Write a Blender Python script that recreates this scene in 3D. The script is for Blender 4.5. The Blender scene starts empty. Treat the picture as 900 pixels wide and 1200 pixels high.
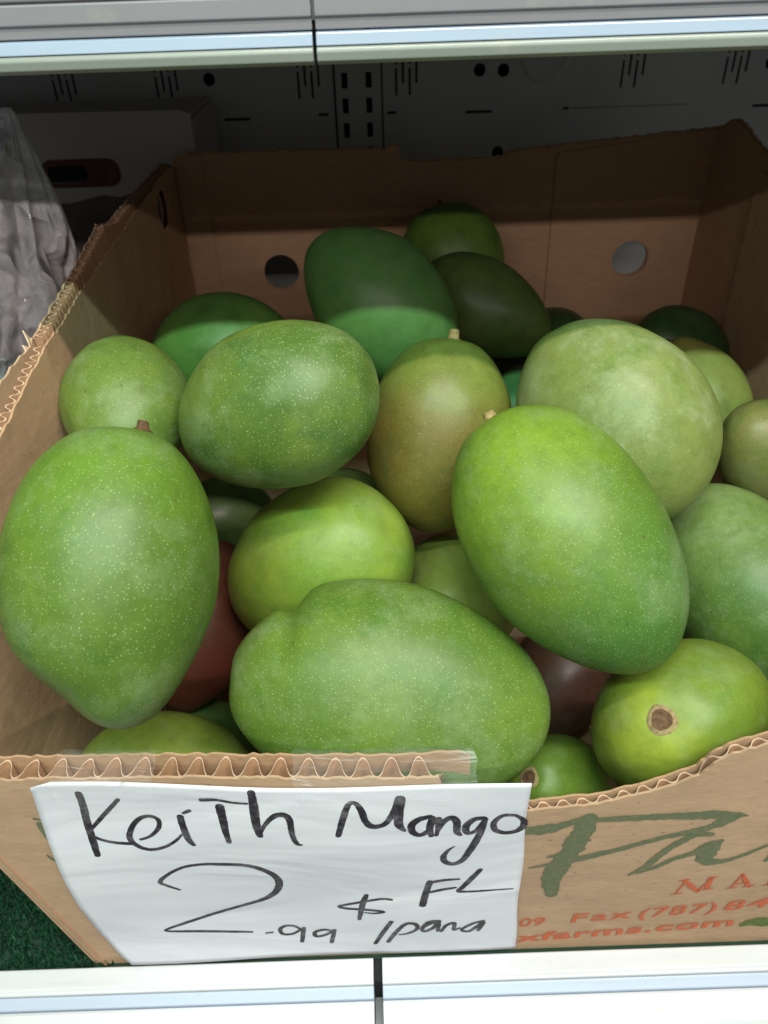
import bpy, bmesh, math, random
from mathutils import Vector, Matrix, noise
from mathutils.geometry import tessellate_polygon
R = math.radians
random.seed(7)
scene = bpy.context.scene
col = scene.collection

# ------------------------------------------------------------------ camera
TH, RO = R(36.2), R(2.0)
F = Vector((0, math.cos(TH), -math.sin(TH)))
R0 = Vector((1, 0, 0)); U0 = Vector((0, math.sin(TH), math.cos(TH)))
RX = math.cos(RO)*R0 - math.sin(RO)*U0
UP = math.sin(RO)*R0 + math.cos(RO)*U0
cam = bpy.data.cameras.new('camera'); camo = bpy.data.objects.new('camera', cam); col.objects.link(camo)
m = Matrix((RX, UP, -F)).transposed().to_4x4(); m.translation = Vector((0, -.27, .612))
camo.matrix_world = m
cam.sensor_fit = 'VERTICAL'; cam.sensor_height = 36; cam.lens = 27
cam.clip_start = .02; cam.clip_end = 60
cam.dof.use_dof = True; cam.dof.focus_distance = .46; cam.dof.aperture_fstop = 11
scene.camera = camo

# ------------------------------------------------------------------ light
w = bpy.data.worlds.new('World'); scene.world = w; w.use_nodes = True
bg = w.node_tree.nodes['Background']
bg.inputs[0].default_value = (.93, .93, 1.0, 1); bg.inputs[1].default_value = .115
def tube(name, y, z, length, width, power, colour, x=0.0):
    """A long ceiling lamp running parallel to the shelf, aimed at the shelf edge."""
    l = bpy.data.lights.new(name, 'AREA'); l.shape = 'RECTANGLE'; l.size = length; l.size_y = width
    l.energy = power; l.color = colour
    o = bpy.data.objects.new(name, l); col.objects.link(o)
    o.location = (x, y, z)
    d = (Vector((0, .2, .4)) - o.location).normalized()
    d.x = 0; d.normalize()
    o.rotation_euler = (math.atan2(d.y, -d.z), 0, 0)
    return o
tube('warm_lamp', -.62, 2.10, 1.5, .045, 37, (1.0, .86, .82), .45)
tube('cool_lamp', -.86, 1.67, 1.6, .035, 31, (.68, 1.0, .82), 0)
tube('front_window', -1.95, 1.50, 2.6, .03, 17, (1.0, .93, .86), .1)
scene.view_settings.view_transform = 'Standard'; scene.view_settings.look = 'None'
scene.view_settings.exposure = 0; scene.view_settings.gamma = 1
scene.cycles.max_bounces = 8; scene.cycles.transparent_max_bounces = 12

# ------------------------------------------------------------------ helpers
def tag(o, label=None, cat=None, group=None, kind=None):
    if label: o['label'] = label
    if cat: o['category'] = cat
    if group: o['group'] = group
    if kind: o['kind'] = kind
    return o
def empty(name, loc=(0, 0, 0)):
    o = bpy.data.objects.new(name, None); col.objects.link(o); o.location = loc
    o.empty_display_size = .05
    return o
def mesh(name, verts, faces, mat, parent=None, smooth=False):
    me = bpy.data.meshes.new(name); me.from_pydata([tuple(v) for v in verts], [], faces); me.update()
    if smooth:
        me.polygons.foreach_set('use_smooth', [True]*len(me.polygons))
    if mat: me.materials.append(mat)
    o = bpy.data.objects.new(name, me); col.objects.link(o)
    if parent:
        o.parent = parent; o.matrix_parent_inverse = Matrix.Translation(-parent.location)
    return o
class MB:
    def __init__(s): s.v = []; s.f = []
    def add(s, vs, fs):
        n = len(s.v); s.v += [tuple(v) for v in vs]; s.f += [tuple(i+n for i in f) for f in fs]
    def box(s, x0, x1, y0, y1, z0, z1):
        s.add([(x0,y0,z0),(x1,y0,z0),(x1,y1,z0),(x0,y1,z0),(x0,y0,z1),(x1,y0,z1),(x1,y1,z1),(x0,y1,z1)],
              [(0,3,2,1),(4,5,6,7),(0,1,5,4),(1,2,6,5),(2,3,7,6),(3,0,4,7)])
    def build(s, name, mat, parent=None, smooth=False): return mesh(name, s.v, s.f, mat, parent, smooth)
def bevel(o, wd=.001, seg=2):
    md = o.modifiers.new('bevel', 'BEVEL'); md.width = wd; md.segments = seg; md.limit_method = 'ANGLE'
    return o
def slab(outer, holes, fn, th):
    """polygon (s,z) with holes -> sheet of thickness th; fn(s,z,d) maps to 3D, d is depth through the sheet"""
    loops = [outer]+holes
    pts = [p for l in loops for p in l]
    tris = tessellate_polygon([[Vector((p[0], p[1], 0)) for p in l] for l in loops])
    n = len(pts); V = [fn(p[0], p[1], 0) for p in pts]+[fn(p[0], p[1], th) for p in pts]
    Fc = [tuple(t) for t in tris]+[tuple(i+n for i in reversed(t)) for t in tris]
    k = 0
    for l in loops:
        L = len(l)
        for i in range(L):
            a, b = k+i, k+(i+1) % L
            Fc.append((a, b, b+n, a+n))
        k += L
    me = bpy.data.meshes.new('tmp'); me.from_pydata([tuple(v) for v in V], [], Fc)
    bm = bmesh.new(); bm.from_mesh(me); bmesh.ops.recalc_face_normals(bm, faces=bm.faces)
    vs = [v.co.copy() for v in bm.verts]; fs = [tuple(v.index for v in f.verts) for f in bm.faces]
    bm.free(); bpy.data.meshes.remove(me)
    return vs, fs
def circle(cx, cz, rx, rz=None, n=28, sx=1):
    rz = rz or rx
    return [(cx+rx*math.cos(2*math.pi*i/n), cz+rz*math.sin(2*math.pi*i/n)) for i in range(n)]
def rrect(cx, cz, wd, h, r=.004, n=5, shear=0):
    P = []
    for (sx, sz, a0) in ((1, 1, 0), (-1, 1, 90), (-1, -1, 180), (1, -1, 270)):
        for i in range(n+1):
            a = R(a0+90*i/n)
            P.append((cx+sx*(wd/2-r)+r*math.cos(a), cz+sz*(h/2-r)+r*math.sin(a)))
    return P
def catmull(P, k=7):
    out = []
    Q = [P[0]]+list(P)+[P[-1]]
    for i in range(1, len(Q)-2):
        for j in range(k):
            t = j/k
            out.append(tuple(.5*((2*b)+(-a+c)*t+(2*a-5*b+4*c-d)*t*t+(-a+3*b-3*c+d)*t**3) for a, b, c, d in zip(Q[i-1], Q[i], Q[i+1], Q[i+2])))
    out.append(tuple(P[-1]))
    return out
def ribbon(mb, P, fn, rough=.0, rnd=random, lift=0.0):
    """brush stroke: P = (x,z,width) in mm, laid on the surface fn(x,z)"""
    C = [(x/1000, z/1000, max(.25, wd)/1000) for x, z, wd in catmull(P)]
    vs = []
    for i, (x, z, wd) in enumerate(C):
        a = C[max(0, i-1)]; b = C[min(len(C)-1, i+1)]
        dx, dz = b[0]-a[0], b[1]-a[1]; L = math.hypot(dx, dz) or 1
        nx, nz = -dz/L, dx/L
        h1 = wd/2*(1+rnd.uniform(-rough, rough)); h2 = wd/2*(1+rnd.uniform(-rough, rough))
        vs += [fn(x+nx*h1, z+nz*h1, lift), fn(x, z, lift), fn(x-nx*h2, z-nz*h2, lift)]
    fs = []
    for i in range(len(C)-1):
        fs += [(3*i, 3*i+3, 3*i+4, 3*i+1), (3*i+1, 3*i+4, 3*i+5, 3*i+2)]
    # rounded ends
    for e, sgn in ((0, -1), (len(C)-1, 1)):
        x, z, wd = C[e]; q = C[1] if e == 0 else C[-2]
        dx, dz = x-q[0], z-q[1]; L = math.hypot(dx, dz) or 1; dx /= L; dz /= L
        n0 = len(vs)
        vs.append(fn(x, z, lift))
        for k in range(7):
            a = -math.pi/2+math.pi*k/6
            ux, uz = dx*math.cos(a)-dz*math.sin(a), dx*math.sin(a)+dz*math.cos(a)
            vs.append(fn(x+ux*wd*.5, z+uz*wd*.5, lift))
        fs += [(n0, n0+k+1, n0+k+2) for k in range(6)]
    mb.add(vs, fs)

# ------------------------------------------------------------------ materials
class NT:
    def __init__(s, name, rough=.6, spec=.5, metal=0):
        s.m = bpy.data.materials.new(name); s.m.use_nodes = True; s.t = s.m.node_tree; s.n = s.t.nodes
        s.b = s.n['Principled BSDF']; s.b.inputs['Roughness'].default_value = rough
        s.b.inputs['Specular IOR Level'].default_value = spec; s.b.inputs['Metallic'].default_value = metal
        s.tc = s.n.new('ShaderNodeTexCoord')
    def link(s, a, b): s.t.links.new(a, b)
    def map(s, scale=(1, 1, 1), src='Object', loc=(0, 0, 0)):
        n = s.n.new('ShaderNodeMapping'); n.inputs['Scale'].default_value = scale; n.inputs['Location'].default_value = loc
        s.link(s.tc.outputs[src], n.inputs[0]); return n.outputs[0]
    def noise(s, scale, vec, detail=4, rough=.55, dist=0):
        n = s.n.new('ShaderNodeTexNoise'); n.inputs['Scale'].default_value = scale; n.inputs['Detail'].default_value = detail
        n.inputs['Roughness'].default_value = rough; n.inputs['Distortion'].default_value = dist
        s.link(vec, n.inputs['Vector']); return n.outputs['Fac']
    def ramp(s, fac, a, b, ca=(0, 0, 0), cb=(1, 1, 1)):
        n = s.n.new('ShaderNodeValToRGB'); e = n.color_ramp.elements
        e[0].position = a; e[1].position = b; e[0].color = (*ca, 1); e[1].color = (*cb, 1)
        s.link(fac, n.inputs[0]); return n.outputs[0]
    def rng(s, fac, a, b, c=0., d=1.):
        n = s.n.new('ShaderNodeMapRange'); n.interpolation_type = 'SMOOTHSTEP'
        for i, v in enumerate((a, b, c, d)): n.inputs[i+1].default_value = v
        s.link(fac, n.inputs[0]); return n.outputs[0]
    def mix(s, fac, a, b, mode='MIX'):
        n = s.n.new('ShaderNodeMix'); n.data_type = 'RGBA'; n.blend_type = mode
        for k, v in ((0, fac), (6, a), (7, b)):
            if hasattr(v, 'is_linked'): s.link(v, n.inputs[k])
            elif k == 0: n.inputs[0].default_value = v
            else: n.inputs[k].default_value = (*v, 1)
        return n.outputs[2]
    def math(s, op, a, b=0):
        n = s.n.new('ShaderNodeMath'); n.operation = op
        for k, v in ((0, a), (1, b)):
            if hasattr(v, 'is_linked'): s.link(v, n.inputs[k])
            else: n.inputs[k].default_value = v
        return n.outputs[0]
    def bump(s, h, strength=.3, dist=.001, prev=None):
        n = s.n.new('ShaderNodeBump'); n.inputs['Strength'].default_value = strength; n.inputs['Distance'].default_value = dist
        s.link(h, n.inputs['Height'])
        if prev: s.link(prev, n.inputs['Normal'])
        s.link(n.outputs[0], s.b.inputs['Normal']); return n.outputs[0]
    def color(s, c):
        if hasattr(c, 'is_linked'): s.link(c, s.b.inputs['Base Color'])
        else: s.b.inputs['Base Color'].default_value = (*c, 1)
        return s

def cardboard(name, base, dark, flute_axis='z', seed=0):
    t = NT(name, .85, .2)
    o = t.map(loc=(seed, seed*.7, seed*.3))
    big = t.noise(6, o, 3); fine = t.noise(700, t.map((1, 1, 3)), 3)
    fib = t.noise(160, t.map((.35, .35, 2.2) if flute_axis == 'z' else (1, 1, 1)), 5, .7)
    c = t.mix(t.rng(big, .3, .72), base, dark)
    c = t.mix(t.rng(fib, .35, .75, 0, .45), c, tuple(min(1, x*1.25) for x in base))
    sp = t.noise(240, o, 1)
    c = t.mix(t.rng(sp, .70, .78, 0, .55), c, tuple(x*.45 for x in base))
    st = t.noise(14, t.map((1, 1, .6), loc=(3+seed, 1, 2)), 4)
    c = t.mix(t.rng(st, .62, .8, 0, .35), c, tuple(x*.6 for x in base))
    t.color(c)
    wv = t.n.new('ShaderNodeTexWave'); wv.inputs['Scale'].default_value = 24; wv.inputs['Distortion'].default_value = .6
    wv.bands_direction = 'X'; t.link(t.map((1, 1, 0)), wv.inputs[0])
    b1 = t.bump(fine, .25, .0006)
    b2 = t.bump(wv.outputs['Fac'], .10, .0008, b1)
    t.bump(t.noise(22, o, 3), .5, .004, b2)
    return t.m
CARD = cardboard('cardboard', (.48, .31, .205), (.41, .255, .165))
CARD_IN = cardboard('cardboard_inside', (.46, .28, .175), (.39, .23, .14), seed=2)
CARD_RAW = cardboard('cardboard_cut_edge', (.56, .37, .24), (.50, .31, .19), seed=5)

def simple(name, c, rough=.5, spec=.5, metal=0, nscale=40, amt=.15, bumpd=.0004, bs=.2, trans=0):
    t = NT(name, rough, spec, metal)
    o = t.map()
    t.color(t.mix(t.rng(t.noise(nscale, o, 4), .35, .7), c, tuple(x*(1-amt) for x in c)))
    t.bump(t.noise(nscale*5, o, 3), bs, bumpd)
    if trans: t.b.inputs['Transmission Weight'].default_value = trans
    return t.m

def rail_mat(name, c, rough):
    t = NT(name, rough, .5, 0)
    t.b.inputs['Coat Weight'].default_value = .25; t.b.inputs['Coat Roughness'].default_value = .15
    o = t.map((1, 1, 1)); s1 = t.noise(9, t.map((.4, 6, 6)), 4); sm = t.noise(60, o, 4)
    c1 = t.mix(t.rng(s1, .4, .75, 0, .6), c, tuple(x*.82 for x in c))
    spk = t.noise(330, o, 1)
    c1 = t.mix(t.rng(spk, .77, .82, 0, .4), c1, (.22, .17, .13))
    c1 = t.mix(t.rng(sm, .58, .78, 0, .25), c1, (.40, .36, .30))
    sc_ = t.noise(60, t.map((.12, 4, 4), loc=(1, 2, 3)), 5, .75)
    c1 = t.mix(t.rng(sc_, .60, .74, 0, .35), c1, tuple(x*.55 for x in c))
    t.color(c1); t.bump(t.noise(25, t.map((.3, 3, 3)), 2), .15, .0006)
    return t.m
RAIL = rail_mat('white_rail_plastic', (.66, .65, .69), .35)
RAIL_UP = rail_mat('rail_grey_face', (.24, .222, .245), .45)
RAIL_PAINTED_SHINE = rail_mat('rail_painted_sheen', (.30, .36, .48), .25)  # bluish skylight reflection painted into the strip's base colour
RAIL_LIP = rail_mat('rail_lip', (.26, .275, .25), .45)
GROOVE = rail_mat('rail_blue_groove', (.45, .50, .64), .4)
DARK = simple('dark_gap', (.02, .02, .02), .8, .2)
PANEL = simple('painted_steel_panel', (.66, .66, .64), .45, .4, 0, 8, .12, .0005, .1)
DECK = simple('painted_steel_deck', (.55, .55, .54), .5)
PAPER_T = NT('paper', .7, .3)
_o = PAPER_T.map()
PAPER_T.color(PAPER_T.mix(PAPER_T.rng(PAPER_T.noise(14, _o, 3), .4, .7, 0, .5), (.74, .72, .79), (.69, .67, .76)))
_b = PAPER_T.bump(PAPER_T.noise(9, PAPER_T.map((.6, 1, 1.6)), 3, .45, .6), .6, .008); PAPER_T.bump(PAPER_T.noise(500, _o, 2), .12, .0003, _b)
PAPER = PAPER_T.m
def ink_mat(name, c, pale, rough=.5, sc=90, lo=.45, hi=.8, amt=.6):
    t = NT(name, rough, .35); o = t.map()
    t.color(t.mix(t.rng(t.noise(sc, o, 6, .7), lo, hi, 0, amt), c, pale)); return t.m
INK = ink_mat('black_marker', (.022, .019, .024), (.24, .21, .25), .5, 140, .42, .72, .6)
GREEN_INK = ink_mat('green_carton_print', (.125, .145, .08), (.28, .21, .13), .8, 260, .4, .75, .55)
RED_INK = ink_mat('red_carton_print', (.56, .12, .055), (.44, .22, .13), .8, 300, .45, .75, .4)
MAROON = ink_mat('maroon_print', (.10, .022, .02), (.2, .12, .1), .6, 60)

# ------------------------------------------------------------------ cabinet: back panel, shelves, rails
YP = .83
cab_holes = []
def slotgroup(x, ztop=.503, sc=1.0, lean=.0):
    for i, (a, b) in enumerate(((0, .046), (.0, .030), (.0, .046), (.0, .028))):
        xx = x+(i-1.5)*.0085
        if i in (0, 2):
            cab_holes.append(rrect(xx, ztop+.004, .0028, .022, .0012, 2)); cab_holes.append(rrect(xx, ztop-.026, .0028, .031, .0012, 2))
        else:
            cab_holes.append(rrect(xx, ztop-.007, .0028, .042, .0012, 2))
for x in (-.382, -.254, -.076, .047, .332, .462, -.50, .60, -.63, .73): slotgroup(x)
for x, z, r_ in ((-.2, .487, .0075), (.139, .487, .0075), (.169, .486, .0075), (.167, .391, .0075), (.506, .484, .008), (-.47, .39, .0075), (.44, .39, .0075)):
    cab_holes.append(circle(x, z, r_, n=20))
for x, z, wd in ((-.171, .441, .034), (.140, .440, .034), (.510, .436, .034), (-.060, .443, .013), (.028, .4425, .012), (.252, .4405, .008)):
    cab_holes.append(rrect(x, z, wd, .0032, .0012, 2))
cab_holes.append(rrect(.333, .4405, .150, .0008, .0003, 2))
back = empty('cabinet_back_panel', (0, YP, 0))
tag(back, 'grey perforated steel back panel of the shelving unit behind the cartons', 'back panel')
L_ = [h for h in cab_holes if max(p[0] for p in h) < -.045]; R_ = [h for h in cab_holes if min(p[0] for p in h) > .0175]
fnp = lambda s, z, d: (s, YP+d, z)
vs, fs = slab([(-1.3, -.02), (-.0452, -.02), (-.0452, .9), (-1.3, .9)], L_, fnp, .0015)
mesh('panel_sheet', vs, fs, PANEL, back)
vs, fs = slab([(.0172, -.02), (1.3, -.02), (1.3, .9), (.0172, .9)], R_, fnp, .0015)
mesh('panel_sheet', vs, fs, PANEL, back)
for (cx_, tr_) in ((.222, .024),):
    vsr, fsr = [], []
    N = 40
    for i in range(N):
        a = 2*math.pi*i/N
        for (rr, dy) in ((.032, 0), (.029, -.0018), (.024, -.0018), (.021, 0)):
            vsr.append((cx_+rr*math.cos(a), YP-.0004+dy, .500+rr*math.sin(a)))
    for i in range(N):
        for k in range(3):
            a, b = i*4+k, ((i+1) % N)*4+k
            fsr.append((a, b, b+1, a+1))
    mesh('pressed_ring', vsr, fsr, PANEL, back, True)
post = empty('shelf_upright', (-.014, YP, 0))
tag(post, 'grey slotted steel upright between the two back panel sheets', 'upright')
ph = []
z = .509
while z > .02:
    for x in (-.0308, -.0005): ph.append(rrect(x, z, .0075, .0175, .0008, 2))
    z -= .0285
z = .5375
while z < .88:
    for x in (-.0308, -.0005): ph.append(rrect(x, z, .0075, .0175, .0008, 2))
    z += .0285
vs, fs = slab([(-.0425, -.02), (.0150, -.02), (.0150, .9), (-.0425, .9)], ph, lambda s, z, d: (s, YP-.001+d, z), .002)
mesh('upright_face', vs, fs, PANEL, post)
mb = MB(); mb.box(-1.3, 1.3, YP+.03, YP+.035, -.02, .9)
o = mb.build('cabinet_cavity', DARK); tag(o, kind='structure')

def extrude_profile(mb, prof, x0, x1, n=1):
    k = len(prof); vs = []
    for i in range(n+1):
        x = x0+(x1-x0)*i/n
        vs += [(x, y, z) for y, z in prof]
    fs = []
    for i in range(n):
        for j in range(k):
            a, b = i*k+j, i*k+(j+1) % k
            fs.append((a, b, b+k, a+k))
    fs.append(tuple(range(k-1, -1, -1))); fs.append(tuple(range(n*k, n*k+k)))
    mb.add(vs, fs)
def rail(parent, x0, x1, y, z, strips, name='price_rail'):
    """strips: list of (material, profile); the first is the body, the rest are its mouldings"""
    body = None
    for i, (mt, nm, prof) in enumerate(strips):
        mb = MB(); extrude_profile(mb, [(y+a, z+b) for a, b in prof], x0, x1)
        o = mb.build(nm, mt, parent if body is None else body)
        bevel(o, .0005, 2)
        if body is None: body = o
    return body
UY, UZ = .150, .5700
up = empty('upper_shelf', (0, UY, UZ))
tag(up, 'upper shelf with a grey ribbed price rail across the top of the photo', 'shelf')
up_strips = [
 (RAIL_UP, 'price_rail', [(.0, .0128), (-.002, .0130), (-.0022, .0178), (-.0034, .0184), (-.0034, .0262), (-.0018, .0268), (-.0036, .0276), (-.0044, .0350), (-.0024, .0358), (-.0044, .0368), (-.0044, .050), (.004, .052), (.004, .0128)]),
 (RAIL_PAINTED_SHINE, 'painted_sheen_strip', [(-.0002, .0070), (-.0052, .0068), (-.0036, .0120), (-.0006, .0125)]),
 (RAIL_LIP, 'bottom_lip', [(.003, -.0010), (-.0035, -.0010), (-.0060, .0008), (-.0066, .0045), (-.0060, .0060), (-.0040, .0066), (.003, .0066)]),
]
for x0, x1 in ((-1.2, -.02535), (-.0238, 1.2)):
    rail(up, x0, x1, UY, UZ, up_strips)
mb = MB(); mb.box(-1.2, 1.2, UY+.0045, YP-.004, UZ+.016, UZ+.034)
bevel(mb.build('shelf_deck', DECK, up), .001)
mb = MB(); mb.box(-.035, -.014, UY+.0046, UY+.020, UZ+.001, UZ+.0155); mb.build('rail_bracket', DARK, up)

lo = empty('lower_shelf', (0, 0, 0))
tag(lo, 'lower shelf with a white price rail, carrying the mango carton', 'shelf')
lo_strips = [
 (RAIL, 'price_rail', [(-.0045, -.004), (-.0045, .0075), (-.0055, .0085), (-.0185, .0075), (-.0200, .0060), (-.0215, .0048), (-.0215, -.03), (-.0045, -.03)]),
 (GROOVE, 'label_groove', [(-.0218, -.001), (-.0218, .0028), (-.0232, .0024), (-.0288, -.0012), (-.0290, -.0060), (-.0218, -.008)]),
 (RAIL, 'rail_face', [(-.0218, -.009), (-.0294, -.0062), (-.0296, -.0026), (-.0320, -.0020), (-.0470, -.0120), (-.066, -.030), (-.068, -.050), (-.062, -.052), (-.0218, -.052)]),
]
for x0, x1 in ((-1.2, -.0195), (-.0130, 1.2)):
    rail(lo, x0, x1, 0, 0, lo_strips)
mb = MB(); mb.box(-1.2, 1.2, -.0042, YP-.004, -.02, -.001); mb.build('shelf_deck', DECK, lo)
mb = MB(); mb.box(-.0194, -.0131, -.0195, -.0046, -.028, .0035); mb.build('rail_joiner', DARK, lo)
mb = MB(); mb.box(-.0190, -.0135, -.058, -.0200, -.05, -.0215); mb.build('rail_joiner', simple('grey_joiner', (.25, .26, .28), .4), lo)

# artificial grass on the lower deck
random.seed(3)
TURF_T = NT('turf_green', .6, .3)
TURF_T.color(TURF_T.mix(TURF_T.rng(TURF_T.noise(400, TURF_T.map(), 2), .3, .75), (.006, .040, .018), (.02, .10, .045)))
TURF = TURF_T.m
mb = MB(); mb.box(-1.15, 1.15, -.003, YP-.01, -.0008, .0012)
o = mb.build('artificial_grass_backing', simple('turf_backing', (.008, .035, .018), .8)); tag(o, kind='structure')
mb = MB()
def blades(n, x0, x1, y0, y1):
    for _ in range(n):
        x, y = random.uniform(x0, x1), random.uniform(y0, y1); a = random.uniform(0, 6.28); h = random.uniform(.005, .0095)
        wd = random.uniform(.0005, .0009); lx, ly = random.uniform(-.004, .004), random.uniform(-.004, .004)
        dx, dy = wd*math.cos(a), wd*math.sin(a)
        mb.add([(x-dx, y-dy, .001), (x+dx, y+dy, .001), (x+dx*.8+lx*.4, y+dy*.8+ly*.4, .001+h*.6), (x-dx*.8+lx*.4, y-dy*.8+ly*.4, .001+h*.6), (x+lx, y+ly, .001+h)], [(0, 1, 2, 3), (3, 2, 4)])
blades(26000, -.46, -.215, -.002, .30)
o = mb.build('artificial_grass', TURF); tag(o, 'dark green artificial grass mat on the lower shelf', kind='stuff')
# measured in metres: centre, half-axes, long axis, wide axis
POSE = {
  'A': ((-0.1538, 0.0597, 0.3335), (0.085, 0.054, 0.0587), (0.055, 0.659, 0.75), (0.94, 0.218, -0.261)),
  'B': ((-0.1737, 0.2027, 0.3624), (0.0569, 0.0403, 0.0438), (-0.276, 0.902, 0.333), (0.947, 0.314, -0.065)),
  'C': ((-0.0664, 0.1642, 0.3797), (0.0703, 0.0479, 0.0521), (0.889, -0.267, 0.372), (0.235, -0.43, -0.872)),
  'D': ((-0.1354, 0.3569, 0.3312), (0.0668, 0.0473, 0.0514), (-0.914, 0.272, -0.3), (-0.19, 0.367, 0.911)),
  'E': ((0.0047, 0.3629, 0.3663), (0.0799, 0.0506, 0.055), (-0.692, 0.265, 0.671), (0.721, 0.246, 0.647)),
  'F': ((0.0839, 0.5652, 0.3361), (0.0605, 0.0515, 0.056), (-0.209, 0.326, 0.922), (0.973, -0.022, 0.229)),
  'G': ((0.1032, 0.4485, 0.3287), (0.0713, 0.0409, 0.0445), (-0.89, 0.272, 0.366), (0.436, 0.275, 0.857)),
  'H': ((0.1915, 0.5132, 0.2567), (0.0553, 0.0377, 0.041), (0.399, 0.917, -0.026), (0.845, -0.378, -0.378)),
  'H2': ((0.1568, 0.5764, 0.1911), (0.0629, 0.0428, 0.0466), (0.622, -0.768, 0.155), (-0.263, -0.39, -0.883)),
  'I': ((0.1488, 0.4171, 0.2335), (0.0582, 0.0397, 0.0431), (0.541, 0.814, -0.213), (0.469, -0.502, -0.727)),
  'J': ((0.0435, 0.2424, 0.3086), (0.0756, 0.0506, 0.055), (0.16, 0.493, 0.855), (0.984, -0.144, -0.102)),
  'K': ((0.171, 0.2177, 0.3295), (0.0814, 0.0609, 0.0662), (0.523, -0.557, -0.645), (-0.802, -0.063, -0.594)),
  'L': ((0.3224, 0.4943, 0.2493), (0.0679, 0.0463, 0.0503), (0.739, 0.417, -0.529), (-0.497, -0.192, -0.846)),
  'M': ((0.3092, 0.3898, 0.2476), (0.0663, 0.0434, 0.0472), (0.247, -0.555, -0.794), (-0.891, 0.191, -0.411)),
  'N': ((0.3257, 0.2655, 0.2648), (0.0599, 0.0408, 0.0443), (0.742, 0.115, -0.661), (-0.655, -0.088, -0.75)),
  'O': ((0.2882, 0.1831, 0.1918), (0.0907, 0.0586, 0.0637), (0.452, -0.744, -0.492), (-0.785, -0.071, -0.615)),
  'P': ((0.1136, 0.105, 0.3108), (0.0932, 0.0561, 0.061), (-0.467, 0.635, 0.615), (0.854, 0.144, 0.501)),
  'Q': ((-0.0517, 0.178, 0.2314), (0.0857, 0.0584, 0.0635), (0.654, -0.247, 0.715), (0.541, -0.507, -0.671)),
  'R': ((0.0602, 0.211, 0.1726), (0.0729, 0.0497, 0.054), (0.228, 0.848, -0.478), (0.84, -0.419, -0.344)),
  'S': ((-0.0012, 0.0661, 0.2265), (0.1055, 0.0425, 0.0686), (-0.995, 0.073, 0.066), (0.099, 0.75, 0.654)),
  'U': ((0.1345, 0.0876, 0.0669), (0.0698, 0.0401, 0.0436), (-0.527, -0.309, 0.792), (0.442, 0.696, 0.566)),
  'V': ((-0.1691, 0.0813, 0.1181), (0.0638, 0.0423, 0.046), (-0.962, -0.118, 0.246), (0.045, 0.821, 0.569)),
  'W': ((-0.161, 0.2035, 0.1558), (0.0746, 0.0454, 0.0494), (0.14, 0.711, 0.689), (0.961, 0.069, -0.267)),
  'X': ((0.1557, 0.2126, 0.0539), (0.0662, 0.0435, 0.0473), (0.6, 0.668, 0.441), (0.797, -0.549, -0.253)),
  'Y': ((-0.1644, 0.1531, 0.0496), (0.0595, 0.0421, 0.0457), (0.172, 0.581, -0.795), (-0.033, -0.803, -0.595)),
  'Z': ((-0.0356, 0.2941, 0.1891), (0.065, 0.046, 0.05), (0.278, 0.762, -0.585), (-0.035, -0.601, -0.799)),
  'AA': ((-0.1623, 0.3532, 0.1501), (0.0604, 0.0427, 0.0465), (0.701, 0.551, -0.452), (-0.041, -0.602, -0.798)),
  'T': ((0.2047, 0.0797, 0.1652), (0.0833, 0.0517, 0.0641), (-0.425, -0.57, 0.703), (-0.794, -0.138, -0.592)),
}
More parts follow.
